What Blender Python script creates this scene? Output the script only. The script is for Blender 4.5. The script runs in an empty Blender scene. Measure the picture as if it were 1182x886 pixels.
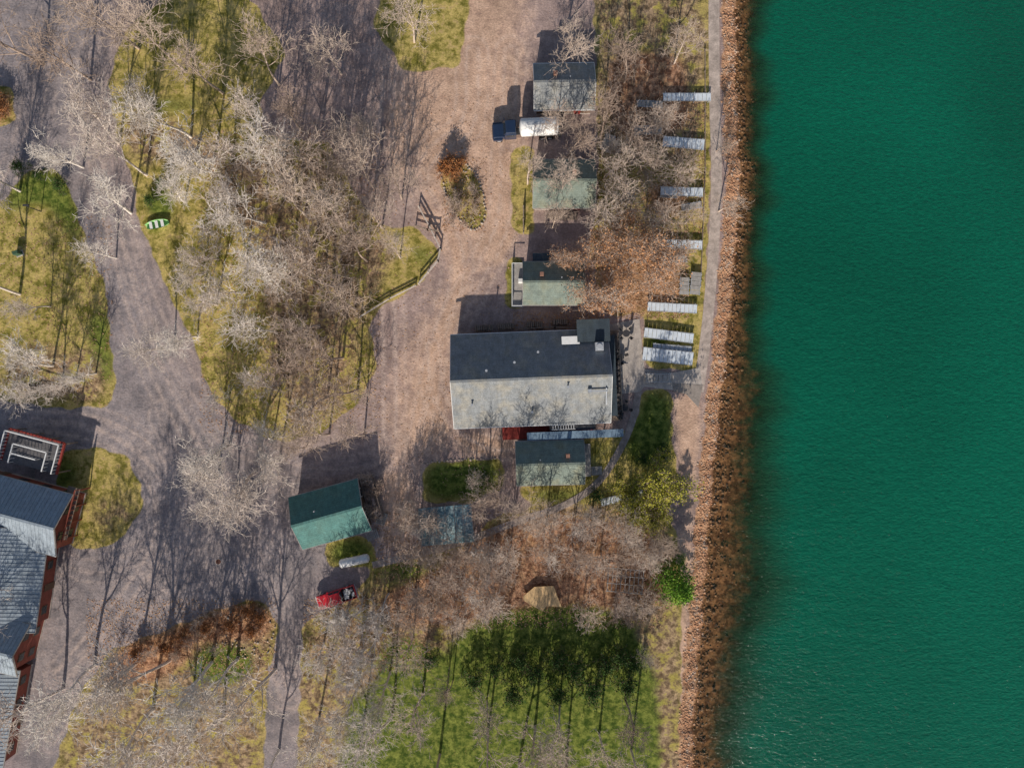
import bpy, math, random
import numpy as np
from mathutils import Vector
random.seed(7); rng=np.random.default_rng(7)
S=0.12; H=95.0
SC=bpy.context.scene
def W(u,v,h=0.0):
    k=(H-h)/H
    return ((u-591)*S*k,(443-v)*S*k)
# ------------------------------------------------------------ node helpers
class NT:
    def __init__(s,name):
        s.mat=bpy.data.materials.new(name); s.mat.use_nodes=True
        s.t=s.mat.node_tree; s.n=s.t.nodes; s.l=s.t.links
        s.b=s.n['Principled BSDF']; s.tc=None
    def new(s,ty,**kw):
        n=s.n.new(ty)
        for k,v in kw.items(): setattr(n,k,v)
        return n
    def co(s,kind='Object'):
        if not s.tc: s.tc=s.new('ShaderNodeTexCoord')
        return s.tc.outputs[kind]
    def put(s,sock,v):
        if isinstance(v,bpy.types.NodeSocket): s.l.new(v,sock)
        elif isinstance(v,(tuple,list)):
            sock.default_value=tuple(v)+((1,) if len(v)==3 and sock.type=='RGBA' else ())
        else: sock.default_value=v
    def noise(s,scale,detail=4,rough=0.6,vec=None,stretch=None,dist=0):
        n=s.new('ShaderNodeTexNoise'); n.inputs['Scale'].default_value=scale
        n.inputs['Detail'].default_value=detail; n.inputs['Roughness'].default_value=rough
        n.inputs['Distortion'].default_value=dist
        v=vec or s.co()
        if stretch:
            m=s.new('ShaderNodeMapping'); m.inputs['Scale'].default_value=stretch
            s.l.new(v,m.inputs['Vector']); v=m.outputs[0]
        s.l.new(v,n.inputs['Vector']); return n.outputs[0]
    def math(s,op,a,b=0.0,c=0.0):
        n=s.new('ShaderNodeMath',operation=op)
        s.put(n.inputs[0],a); s.put(n.inputs[1],b)
        return n.outputs[0]
    def rng(s,v,a,b,c=0.0,d=1.0,smooth=True):
        n=s.new('ShaderNodeMapRange'); n.interpolation_type='SMOOTHSTEP' if smooth else 'LINEAR'
        s.put(n.inputs[0],v)
        for i,x in enumerate((a,b,c,d)): s.put(n.inputs[i+1],x)
        return n.outputs[0]
    def mix(s,f,a,b,mode='MIX'):
        n=s.new('ShaderNodeMix'); n.data_type='RGBA'; n.blend_type=mode
        s.put(n.inputs[0],f); s.put(n.inputs[6],a); s.put(n.inputs[7],b)
        return n.outputs[2]
    def attr(s,name):
        n=s.new('ShaderNodeAttribute'); n.attribute_name=name; return n.outputs['Fac']
    def gray(s,v,lo,hi):
        r=s.rng(v,0.3,0.7,lo,hi,False)
        c=s.new('ShaderNodeCombineColor')
        for i in range(3): s.l.new(r,c.inputs[i])
        return c.outputs[0]
    def bump(s,h,st=0.5,dist=0.1):
        n=s.new('ShaderNodeBump'); n.inputs['Strength'].default_value=st; n.inputs['Distance'].default_value=dist
        s.l.new(h,n.inputs['Height']); s.l.new(n.outputs[0],s.b.inputs['Normal'])
    def fin(s,col,rough=0.85,metal=0.0,spec=0.3):
        s.put(s.b.inputs['Base Color'],col); s.put(s.b.inputs['Roughness'],rough)
        s.b.inputs['Metallic'].default_value=metal
        s.b.inputs['Specular IOR Level'].default_value=spec
        return s.mat
def simple(name,col,rough=0.7,metal=0,var=0.25,scale=3.0,spec=0.3,bump=0):
    m=NT(name); a=m.noise(scale,4); b=m.noise(scale*6,2)
    c=m.mix(1.0,col,m.gray(a,1-var,1+var),'MULTIPLY'); c=m.mix(1.0,c,m.gray(b,1-var*.6,1+var*.6),'MULTIPLY')
    if bump: m.bump(b,bump,0.03)
    return m.fin(c,rough,metal,spec)
def roofmat(name,col,ribs=0,moss=(0.16,0.17,0.10),mossamt=0.35,rough=0.85,metal=0.0):
    m=NT(name); a=m.noise(0.5,5); b=m.noise(7,3); c3=m.noise(1.6,4,stretch=(1,0.25,1))
    c=m.mix(m.math('MULTIPLY',m.rng(a,0.42,0.7),mossamt),col,moss)
    c=m.mix(1.0,c,m.gray(b,0.78,1.22),'MULTIPLY'); c=m.mix(1.0,c,m.gray(c3,0.82,1.18),'MULTIPLY')
    br=m.new('ShaderNodeTexBrick'); br.inputs['Scale'].default_value=1.0
    br.inputs['Brick Width'].default_value=0.9; br.inputs['Row Height'].default_value=0.28; br.inputs['Mortar Size'].default_value=0.015
    br.inputs['Color1'].default_value=(1,1,1,1); br.inputs['Color2'].default_value=(.82,.82,.82,1); br.inputs['Mortar'].default_value=(.6,.6,.6,1)
    m.l.new(m.co(),br.inputs['Vector'])
    if not ribs: c=m.mix(0.7,c,br.outputs[0],'MULTIPLY')
    return m.fin(c,rough,metal,0.3)
def siding(name,col,step=0.2):
    m=NT(name); w=m.new('ShaderNodeTexWave'); w.wave_type='BANDS'; w.bands_direction='Z'; w.wave_profile='SAW'
    w.inputs['Scale'].default_value=1/step/3.0; m.l.new(m.co(),w.inputs[0])
    a=m.noise(2,5); c=m.mix(1.0,col,m.gray(a,0.8,1.2),'MULTIPLY'); m.bump(w.outputs[1],0.5,0.03)
    return m.fin(c,0.7)
# ------------------------------------------------------------ mesh helpers
import bmesh
class M:
    def __init__(s): s.v=[]; s.f=[]
    def add(s,vs,fs):
        o=len(s.v); s.v+= [tuple(p) for p in vs]; s.f+=[tuple(i+o for i in f) for f in fs]; return s
    def box(s,cx,cy,cz,sx,sy,sz,rz=0,top=1.0,topy=None,shx=0):
        c,d=math.cos(rz),math.sin(rz); vs=[]
        ty=top if topy is None else topy
        for z in(-1,1):
            kx=top if z>0 else 1; ky=ty if z>0 else 1
            for x,y in((-1,-1),(1,-1),(1,1),(-1,1)):
                X=x*sx/2*kx+(shx if z>0 else 0); Y=y*sy/2*ky
                vs.append((cx+X*c-Y*d,cy+X*d+Y*c,cz+z*sz/2))
        return s.add(vs,[(3,2,1,0),(4,5,6,7),(0,1,5,4),(1,2,6,5),(2,3,7,6),(3,0,4,7)])
    def beam(s,p,q,w,h=None):
        p=Vector(p);q=Vector(q); d=(q-p); L=d.length
        if L<1e-6: return s
        d/=L; up=Vector((0,0,1)) if abs(d.z)<.95 else Vector((1,0,0))
        a=d.cross(up).normalized()*w/2; b=a.cross(d).normalized()*(h or w)/2
        vs=[p-a-b,p+a-b,p+a+b,p-a+b,q-a-b,q+a-b,q+a+b,q-a+b]
        return s.add(vs,[(3,2,1,0),(4,5,6,7),(0,1,5,4),(1,2,6,5),(2,3,7,6),(3,0,4,7)])
    def cyl(s,p,q,r0,r1=None,n=12):
        r1=r0 if r1 is None else r1
        p=Vector(p);q=Vector(q); d=(q-p).normalized(); up=Vector((0,0,1)) if abs(d.z)<.95 else Vector((1,0,0))
        a=d.cross(up).normalized(); b=a.cross(d).normalized(); vs=[]
        for c,r in((p,r0),(q,r1)):
            for i in range(n):
                t=2*math.pi*i/n; vs.append(c+a*math.cos(t)*r+b*math.sin(t)*r)
        fs=[(i,(i+1)%n,n+(i+1)%n,n+i) for i in range(n)]+[tuple(range(n))[::-1],tuple(range(n,2*n))]
        return s.add(vs,fs)
    def extr(s,prof,x0,x1,axis='x'):
        n=len(prof)
        if axis=='x': vs=[(x0,y,z) for y,z in prof]+[(x1,y,z) for y,z in prof]
        else: vs=[(y,x0,z) for y,z in prof]+[(y,x1,z) for y,z in prof]
        fs=[(i,(i+1)%n,n+(i+1)%n,n+i) for i in range(n)]+[tuple(range(n))[::-1],tuple(range(n,2*n))]
        return s.add(vs,fs)
    def poly(s,pts,z0,z1):
        n=len(pts); vs=[(x,y,z0) for x,y in pts]+[(x,y,z1) for x,y in pts]
        fs=[(i,(i+1)%n,n+(i+1)%n,n+i) for i in range(n)]+[tuple(range(n))[::-1],tuple(range(n,2*n))]
        return s.add(vs,fs)
    def obj(s,name,mat,parent=None,bevel=0,smooth=False,loc=None,rz=0):
        me=bpy.data.meshes.new(name); me.from_pydata(s.v,[],s.f)
        bm=bmesh.new(); bm.from_mesh(me); bmesh.ops.recalc_face_normals(bm,faces=bm.faces); bm.to_mesh(me); bm.free()
        if smooth: me.polygons.foreach_set('use_smooth',[True]*len(me.polygons))
        me.materials.append(mat); o=bpy.data.objects.new(name,me); SC.collection.objects.link(o)
        if parent: o.parent=parent
        if loc: o.location=loc
        if rz: o.rotation_euler[2]=rz
        if bevel:
            b=o.modifiers.new('bevel','BEVEL'); b.width=bevel; b.segments=2
        return o
def empty(name,x,y,z=0,rz=0,sc=1):
    e=bpy.data.objects.new(name,None); e.location=(x,y,z); e.rotation_euler[2]=rz; e.scale=(sc,)*3
    e.empty_display_size=.3; SC.collection.objects.link(e); return e
def npmesh(name,v,f,mat,link=True,smooth=False):
    v=np.asarray(v,dtype=np.float32); f=np.asarray(f,dtype=np.int32)
    me=bpy.data.meshes.new(name); k=f.shape[1]
    me.vertices.add(len(v)); me.vertices.foreach_set('co',v.ravel())
    me.loops.add(f.size); me.loops.foreach_set('vertex_index',f.ravel())
    me.polygons.add(len(f)); me.polygons.foreach_set('loop_start',np.arange(0,f.size,k,dtype=np.int32))
    me.update(calc_edges=True); 
    if smooth: me.polygons.foreach_set('use_smooth',np.ones(len(f),dtype=bool))
    if mat: me.materials.append(mat)
    if not link: return me
    o=bpy.data.objects.new(name,me); SC.collection.objects.link(o); return o
# ------------------------------------------------------------ shore curves (px)
sv=[-400,60,110,200,300,400,500,600,700,775,900,1300]
su=[852,851,851,856,849,840,829,820,813,806,798,790]
dv=[-400,60,110,200,280,350,430,500,560,610,660,720,775,900,1300]
du=[876,876,876,879,876,870,876,881,873,874,878,868,852,842,834]
def shore_x(y):
    v=443-y/S; return (np.interp(v,sv,su)-591)*S+0.15*np.sin(y*.7)+0.12*np.sin(y*1.9+1)+0.07*np.sin(y*4.1)
def deep_x(y):
    v=443-y/S; return (np.interp(v,dv,du)-591)*S+0.5*np.sin(y*.45+2)+0.3*np.sin(y*1.3)
# ------------------------------------------------------------ ground
def axis(a,b,st,far):
    c=np.arange(a,b,st); s_=st; x=a; lo=[]
    while x>-far: s_*=1.35; x-=s_; lo.append(x)
    hi=[]; s_=st; x=c[-1]
    while x<far: s_*=1.35; x+=s_; hi.append(x)
    return np.array(lo[::-1]+list(c)+hi)
gx=axis(-76,36,0.17,1600); gy=axis(-58,58,0.17,1600)
X,Y=np.meshgrid(gx,gy); U=X/S+591; V=443-Y/S
def inpoly(pts):
    r=np.zeros(U.shape,bool); n=len(pts)
    wu=U+2.2*np.sin(V*.21+U*.05)+1.6*np.sin(V*.53+1.3)+1.0*np.sin(U*.37+V*.8); wv=V+2.2*np.sin(U*.19+V*.07)+1.4*np.sin(U*.47+.6)
    for i in range(n):
        (x1,y1),(x2,y2)=pts[i],pts[(i+1)%n]
        if y1==y2: continue
        c=((y1>wv)!=(y2>wv))&(wu<(x2-x1)*(wv-y1)/(y2-y1)+x1); r^=c
    return r
def blur(a,k):
    a=a.astype(np.float32)
    for _ in range(2):
        for ax in(0,1):
            p=np.pad(a,[(k,k) if i==ax else (0,0) for i in(0,1)],mode='edge')
            c=np.cumsum(p,axis=ax); c=np.concatenate([np.zeros_like(np.take(c,[0],axis=ax)),c],axis=ax)
            n=a.shape[ax]
            a=(np.take(c,range(2*k+1,2*k+1+n),axis=ax)-np.take(c,range(0,n),axis=ax))/(2*k+1)
    return a
def mask(polys,k=5):
    r=np.zeros(U.shape,bool)
    for p in polys: r|=inpoly(p)
    return blur(r,k)
g_left=[(-300,250),(0,232),(30,200),(60,192),(80,215),(100,280),(122,330),(128,400),(134,440),(128,468),(70,472),(0,462),(-300,440)]
g_wood=[(125,95),(140,40),(250,-60),(330,60),(300,120),(305,158),(380,165),(410,225),(440,262),(480,262),(508,290),(488,325),(440,355),(425,375),(435,420),(410,470),(370,500),(320,510),(275,488),(240,450),(222,390),(205,360),(175,290),(158,250),(155,210),(135,160)]
g_bl=[(70,522),(110,515),(145,525),(163,560),(165,590),(140,622),(108,635),(80,630),(60,600)]
g_bot=[(90,800),(130,750),(200,722),(255,702),(300,690),(322,722),(310,775),(300,950),(40,950)]
g_ur=[(680,-200),(822,-200),(820,200),(814,340),(808,430),(775,420),(742,360),(700,365),(680,290),(690,240),(690,180)]
g_isl=[(510,190),(530,182),(550,200),(562,240),(556,262),(543,268),(525,245),(510,215)]
g_woods=[(350,715),(400,695),(430,660),(500,640),(545,625),(560,600),(640,578),(690,580),(740,598),(775,600),(786,640),(788,1200),(330,1200)]
grass=mask([g_left,g_wood,g_bl,g_bot,g_ur,g_isl,g_woods,[(588,170),(616,170),(616,270),(592,272)],[(430,30),(470,-100),(560,-100),(530,75),(470,85)],
  [(375,622),(430,618),(432,652),(378,655)],[(430,650),(520,638),(500,690),(440,688)],[(-20,100),(14,100),(18,140),(-20,150)],
  [(490,535),(578,528),(584,560),(545,580),(486,580)],[(742,448),(776,450),(776,510),(786,560),(760,602),(700,572),(672,580),(676,505),(725,508),(738,470)],
  [(584,298),(606,298),(606,356),(584,356)],[(742,372),(802,368),(804,428),(744,424)],[(675,500),(730,500),(720,580),(600,575),(597,560),(675,556)]],4)
lush=mask([[(490,535),(578,528),(584,560),(545,575),(488,578)],[(742,448),(776,450),(776,510),(770,540),(730,545),(718,520),(738,470)],
  [(375,622),(430,618),(432,652),(378,655)],[(432,652),(520,638),(500,665),(440,680)],
  [(505,775),(520,738),(560,708),(620,698),(700,698),(735,722),(760,775),(770,1000),(380,1000),(400,800)],[(584,298),(606,298),(606,356),(584,356)],
  [(676,503),(712,505),(690,540),(676,545)],[(744,374),(770,372),(774,424),(744,424)],
  [(0,225),(30,198),(62,190),(84,215),(100,270),(90,300),(60,240),(30,235),(0,262)],[(60,525),(92,520),(85,575),(60,580)],
  [(230,740),(300,745),(290,790),(210,790)],[(200,722),(240,706),(245,722),(205,738)],[(140,115),(250,110),(235,130),(160,135)],[(160,215),(200,210),(205,260),(170,255)],[(600,562),(680,560),(690,580),(610,584)],
  [(100,360),(125,340),(134,440),(120,460),(105,420)],[(440,735),(500,735),(500,790),(430,790)],[(480,270),(506,290),(490,322),(470,300)]],10)
litter=mask([g_woods,g_bot,[(240,160),(380,170),(410,225),(440,265),(470,290),(420,350),(400,470),(340,505),(300,440),(310,330),(260,240)],
  [(680,-100),(822,-100),(818,170),(760,200),(690,180)],[(0,400),(128,400),(128,468),(0,462)],[(588,170),(616,170),(616,270),(592,272)],g_isl,[(130,120),(250,150),(230,200),(150,190)],[(110,560),(165,560),(165,590),(140,622),(108,635)]],16)
rust=mask([[(430,690),(520,645),(560,610),(640,590),(760,610),(772,700),(640,708),(520,722),(450,724)],[(680,270),(792,270),(788,352),(700,368)],
  [(100,790),(150,738),(255,700),(310,690),(325,735),(240,745),(180,790)],[(560,750),(640,750),(630,790),(560,790)],[(512,182),(545,182),(545,215),(512,215)],[(0,735),(60,660),(50,700),(30,775)],
  [(-20,100),(14,100),(18,140),(-20,150)],[(700,60),(790,60),(800,150),(730,170),(700,140)],[(740,210),(800,210),(800,250),(740,250)]],10)
dirt=mask([[(440,-200),(620,-200),(615,180),(600,280),(565,330),(532,385),(522,500),(592,528),(480,545),(470,640),(436,620),(440,500),(455,400),(512,320),(518,270),(480,235),(450,200),(440,110)]],22)
dirt=np.maximum(dirt*.75,mask([[(478,222),(500,235),(538,275),(545,330),(525,385),(505,430),(522,500),(500,520),(470,520),(475,440),(500,380),(520,330),(512,280),(480,250)],
  [(560,165),(600,170),(600,280),(560,320),(545,270),(565,230)],[(440,110),(470,110),(475,220),(450,200)],[(522,500),(592,500),(592,528),(530,530)],[(436,540),(480,545),(470,640),(440,630)],
  [(775,452),(812,452),(800,640),(790,1000),(770,1000),(770,640),(790,600)]],8))
asph=mask([[(-400,-200),(160,-200),(120,150),(160,230),(215,370),(270,490),(370,520),(436,500),(430,640),(372,700),(372,1200),(-400,1200)]],20)
def dist_poly(pl):
    d=np.full(U.shape,1e9,np.float32)
    P=[W(*p) for p in pl]
    for (ax,ay),(bx,by) in zip(P[:-1],P[1:]):
        dx,dy=bx-ax,by-ay; t=np.clip(((X-ax)*dx+(Y-ay)*dy)/(dx*dx+dy*dy),0,1)
        d=np.minimum(d,np.hypot(X-ax-t*dx,Y-ay-t*dy))
    return d
def smooth(pl,n=2):
    for _ in range(n):
        q=[pl[0]]
        for a,b in zip(pl[:-1],pl[1:]):
            q+=[(a[0]*.75+b[0]*.25,a[1]*.75+b[1]*.25),(a[0]*.25+b[0]*.75,a[1]*.25+b[1]*.75)]
        pl=q+[pl[-1]]
    return pl
tracks=np.zeros(U.shape,np.float32)
TR=[[(545,60),(545,150),(500,170),(480,215),(525,270),(530,330),(500,400),(480,500),(455,600),(440,640)],
    [(455,60),(460,150),(470,230)],[(590,60),(585,170),(585,260),(545,330),(510,400),(490,500),(470,600)],
    [(110,60),(95,140),(120,220),(145,330),(180,430),(230,530),(300,640),(340,800)],
    [(130,60),(120,150),(140,240),(165,330),(205,420),(270,510),(380,540),(460,520)],
    [(30,480),(110,485),(180,520),(210,600),(180,690),(120,760),(60,850)],[(190,480),(240,580),(230,680),(150,740),(70,790)],
    [(40,490),(120,500),(190,560),(185,640),(120,720),(70,780)],[(60,640),(120,660),(220,620),(320,570),(430,530)],
    [(0,225),(40,160),(50,60)],[(320,560),(300,650),(330,800)],[(500,400),(505,470),(560,512),(590,512)],[(300,150),(380,140),(450,170),(500,240)],[(452,60),(440,200),(450,400),(450,500)]]
for i,t in enumerate(TR):
    d=dist_poly(smooth(t)); tracks=np.maximum(tracks,np.exp(-((d-0.85)/0.3)**2)*(0.75+.25*math.sin(i*3)))
    tracks=np.maximum(tracks,np.exp(-((d-2.2)/0.25)**2)*0.55)
riprap=np.clip(1-np.abs(X-(shore_x(Y)-.9))/1.5,0,1)
dsh=X-shore_x(Y)
Z=np.where(dsh<-2.2,0.0,np.where(dsh<0.4,-0.75*np.clip((dsh+2.2)/2.4,0,1)**1.1,-0.8-np.clip((dsh-.4)*.28,0,6)))
Z=Z+np.where(dsh<-2.2,0.0,0.03*np.sin(X*5+Y*3)*np.sin(Y*7))
Z=Z+np.where(grass>.6,0.03*np.sin(X*1.1+np.sin(Y*.7)*2)*np.sin(Y*.9+X*.3),0)
ny,nx=X.shape; idx=np.arange(nx*ny).reshape(ny,nx)
F=np.stack([idx[:-1,:-1],idx[:-1,1:],idx[1:,1:],idx[1:,:-1]],-1).reshape(-1,4)
m=NT('ground_surface'); nz=m.noise
n_fine=nz(3.6,detail=3,rough=.75); n_mid=nz(1.1,detail=4,rough=.7); n_big=nz(0.16,detail=4); n_patch=nz(0.55,detail=5,rough=.72)
n_str=m.noise(.45,4,.65,stretch=(1.3,0.5,1),dist=2)
mx=m.mix
def edge(a,amp=.5,lo=.42,hi=.58,n=None):
    return m.rng(m.math('ADD',m.attr(a),m.math('MULTIPLY',m.math('SUBTRACT',n or n_patch,.5),amp)),lo,hi)
grav=mx(m.rng(n_patch,.35,.65),(0.32,0.235,0.215),(0.45,0.335,0.30))
asp=mx(m.rng(n_patch,.35,.65),(0.235,0.21,0.22),(0.37,0.315,0.31))
road=mx(m.attr('asph'),grav,asp)
dirtc=mx(m.rng(n_patch,.3,.7),(0.52,0.335,0.235),(0.70,0.48,0.35))
road=mx(m.math('MULTIPLY',edge('dirt',.9,.25,.8),0.9),road,dirtc)
road=mx(1.0,road,m.gray(n_str,.86,1.12),'MULTIPLY'); road=mx(1.0,road,m.gray(n_big,.78,1.16),'MULTIPLY')
trk=m.math('MULTIPLY',m.attr('tracks'),m.rng(n_mid,.3,.6))
road=mx(m.math('MULTIPLY',trk,.6),road,(0.64,0.50,0.43))
vor=m.new('ShaderNodeTexVoronoi'); vor.inputs['Scale'].default_value=2.6; m.l.new(m.co(),vor.inputs['Vector'])
leafspot=m.rng(vor.outputs[0],.10,.18,1,0)
dry=mx(m.rng(n_patch,.36,.62),(0.22,0.20,0.04),(0.56,0.44,0.15))
dry=mx(m.rng(n_mid,.5,.68),dry,(0.40,0.29,0.13))
lsh=mx(m.rng(n_mid,.35,.65),(0.07,0.115,0.018),(0.21,0.235,0.05))
lit=mx(m.rng(n_mid,.35,.65),(0.19,0.13,0.075),(0.50,0.35,0.22))
lit=mx(m.rng(n_patch,.48,.6),lit,(0.40,0.33,0.09))
rst=mx(m.rng(n_mid,.35,.65),(0.24,0.105,0.06),(0.56,0.31,0.19))
gr=mx(edge('litter',.9,.35,.75,n_big),dry,lit)
gr=mx(m.math('MULTIPLY',edge('rust',.8,.35,.75),.85),gr,rst)
gr=mx(edge('lush',.8,.35,.75),gr,lsh)
gr=mx(1.0,gr,m.gray(n_mid,.65,1.25),'MULTIPLY')
col=mx(edge('grass',.55,.42,.58),road,gr)
lm=m.math('MULTIPLY',leafspot,m.rng(n_big,.42,.6)); col=mx(m.math('MULTIPLY',lm,.5),col,(0.38,0.19,0.10))
rip=mx(m.rng(n_mid,.35,.65),(0.32,0.16,0.09),(0.58,0.35,0.21))
col=mx(m.rng(m.attr('riprap'),.08,.35),col,rip)
bed=mx(m.rng(n_mid,.4,.62),(0.09,0.042,0.02),(0.28,0.14,0.06))
col=mx(m.rng(m.attr('dsh'),-.3,.2),col,bed)
col=mx(1.0,col,m.gray(n_fine,.74,1.26),'MULTIPLY')
m.bump(n_fine,.7,.10); gmat=m.fin(col,.95,0,.1)
g=npmesh('ground',np.stack([X,Y,Z],-1).reshape(-1,3),F,gmat,smooth=True)
for nm,a in dict(grass=grass,lush=lush,litter=litter,rust=rust,dirt=dirt,asph=asph,tracks=tracks,riprap=riprap,dsh=np.clip(dsh,-5,5)).items():
    at=g.data.attributes.new(nm,'FLOAT','POINT'); at.data.foreach_set('value',a.astype(np.float32).ravel())
# ------------------------------------------------------------ lake
lx=np.concatenate([np.arange(22,44,.4),np.arange(44,100,3),[150,300,700,1600]]); ly=axis(-58,58,.5,1600)
LX,LY=np.meshgrid(lx,ly); dep=(LX-shore_x(LY))/(deep_x(LY)-shore_x(LY))
idx=np.arange(LX.size).reshape(LX.shape)
F=np.stack([idx[:-1,:-1],idx[:-1,1:],idx[1:,1:],idx[1:,:-1]],-1).reshape(-1,4)
m=NT('lake_water'); nb=m.noise(.02,2); nm_=m.noise(.5,4,stretch=(1,1.6,1)); rp=m.noise(1.5,4,.7,stretch=(1,2.0,1),dist=.4); rp2=m.noise(.5,3,stretch=(1,1.8,1))
deepc=m.mix(m.rng(nb,.3,.7),(0.003,0.088,0.050),(0.003,0.125,0.072))
c=m.mix(m.rng(m.attr('dep'),.9,2.0),(0.012,0.045,0.019),deepc)
c=m.mix(1.0,c,m.gray(rp,.78,1.22),'MULTIPLY')
al=m.rng(m.math('ADD',m.attr('dep'),m.math('MULTIPLY',m.math('SUBTRACT',nm_,.5),1.2)),.2,1.3,.08,1.0)
m.l.new(al,m.b.inputs['Alpha'])
m.bump(m.math('ADD',rp,rp2),.7,.18); wm=m.fin(c,.14,0,.3)
lk=npmesh('lake_water',np.stack([LX,LY,np.full(LX.shape,-.72)],-1).reshape(-1,3),F,wm,smooth=True)
at=lk.data.attributes.new('dep','FLOAT','POINT'); at.data.foreach_set('value',np.clip(dep,-1,6).astype(np.float32).ravel())
# ------------------------------------------------------------ stones
t=(1+5**.5)/2
ICO=np.array([(-1,t,0),(1,t,0),(-1,-t,0),(1,-t,0),(0,-1,t),(0,1,t),(0,-1,-t),(0,1,-t),(t,0,-1),(t,0,1),(-t,0,-1),(-t,0,1)])/1.9
ICF=np.array([(0,11,5),(0,5,1),(0,1,7),(0,7,10),(0,10,11),(1,5,9),(5,11,4),(11,10,2),(10,7,6),(7,1,8),(3,9,4),(3,4,2),(3,2,6),(3,6,8),(3,8,9),(4,9,5),(2,4,11),(6,2,10),(8,6,7),(9,8,1)])
def stones(name,P,r,mat):
    n=len(P); v=ICO[None]*(1+rng.normal(0,.13,(n,12,1)))*r[:,None,None]*rng.uniform(.65,1.25,(n,1,3))
    v=v*np.array([1,1,.6]); a=rng.uniform(0,6.28,n); c,s=np.cos(a)[:,None],np.sin(a)[:,None]
    x=v[...,0]*c-v[...,1]*s; y=v[...,0]*s+v[...,1]*c; v=np.stack([x,y,v[...,2]],-1)+P[:,None]
    f=ICF[None]+12*np.arange(n)[:,None,None]
    return npmesh(name,v.reshape(-1,3),f.reshape(-1,3),mat)
def rockmat(name,a,b,c):
    m=NT(name); vv=m.new('ShaderNodeTexVoronoi'); vv.inputs['Scale'].default_value=2.2; m.l.new(m.co(),vv.inputs['Vector'])
    sp=m.new('ShaderNodeSeparateColor'); m.l.new(vv.outputs['Color'],sp.inputs[0])
    cc=m.mix(sp.outputs[0],a,b); cc=m.mix(m.rng(sp.outputs[1],.7,.85),cc,c)
    return m.fin(cc,.9)
rock=rockmat('riprap_stone',(0.38,0.19,0.105),(0.56,0.33,0.20),(0.48,0.36,0.28))
n=6500; yy=rng.uniform(-62,62,n); off=rng.normal(-.95,.6,n).clip(-2.3,.4); xx=shore_x(yy)+off
zz=np.where(off<0.4,-0.75*np.clip((off+2.2)/2.4,0,1)**1.1,-.8)-.02
stones('riprap_rocks',np.stack([xx,yy,zz],-1),rng.uniform(.05,.19,n),rock)
n=1500; yy=rng.uniform(-62,62,n); off=rng.exponential(1.1,n)+.3; xx=shore_x(yy)+off
stones('submerged_rocks',np.stack([xx,yy,-.8-(off-.4)*.28],-1),rng.uniform(.08,.28,n),rockmat('wet_stone',(0.14,0.07,0.035),(0.28,0.16,0.08),(0.06,0.04,0.03)))
# ------------------------------------------------------------ trees
def seg_mesh(segs,name,mat,leaves=None,lmat=None):
    segs=np.array(segs,dtype=np.float64); P=segs[:,0:3];Q=segs[:,3:6];r0=segs[:,6];r1=segs[:,7]
    vs=[];off=0; quads=[]
    for big in(True,False):
        k=(r0>.06) if big else (r0<=.06); ns=6 if big else 3
        p,q,a0,a1=P[k],Q[k],r0[k],r1[k]
        if len(p)==0: continue
        d=q-p; d/=np.linalg.norm(d,axis=1,keepdims=True)+1e-9
        up=np.where(np.abs(d[:,2:3])<.9,np.array([[0,0,1.]]),np.array([[1.,0,0]])); A=np.cross(d,up);A/=np.linalg.norm(A,axis=1,keepdims=True);B=np.cross(A,d)
        th=np.arange(ns)*2*math.pi/ns
        ring=A[:,None]*np.cos(th)[None,:,None]+B[:,None]*np.sin(th)[None,:,None]
        v=np.concatenate([p[:,None]+ring*a0[:,None,None],q[:,None]+ring*a1[:,None,None]],1)
        vs.append(v.reshape(-1,3)); i=np.arange(ns); j=(i+1)%ns
        f=np.stack([i,j,ns+j,ns+i],-1)[None]+(np.arange(len(p))*2*ns)[:,None,None]+off
        quads.append(f.reshape(-1,4)); off+=len(p)*2*ns
    mi=[np.zeros(sum(len(q) for q in quads),np.int32)]
    if leaves is not None:
        LP,ls=leaves; n=len(LP); a=rng.normal(size=(n,3));a/=np.linalg.norm(a,axis=1,keepdims=True)
        b=np.cross(a,rng.normal(size=(n,3)));b/=np.linalg.norm(b,axis=1,keepdims=True)
        s1=ls*rng.uniform(.6,1.3,(n,1))
        v=np.stack([LP-a*s1,LP-b*s1*.6,LP+a*s1,LP+b*s1*.6],1)
        vs.append(v.reshape(-1,3)); quads.append((np.arange(4)[None]+4*np.arange(n)[:,None]+off)); mi.append(np.ones(n,np.int32))
    me=npmesh(name,np.concatenate(vs),np.concatenate(quads),mat,link=False)
    if lmat: me.materials.append(lmat); me.polygons.foreach_set('material_index',np.concatenate(mi))
    return me
def rot_dir(d,ang,az):
    d=np.array(d); up=np.array([0,0,1.]) if abs(d[2])<.9 else np.array([1.,0,0])
    a=np.cross(d,up);a/=np.linalg.norm(a);b=np.cross(a,d)
    return d*math.cos(ang)+(a*math.cos(az)+b*math.sin(az))*math.sin(ang)
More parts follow.
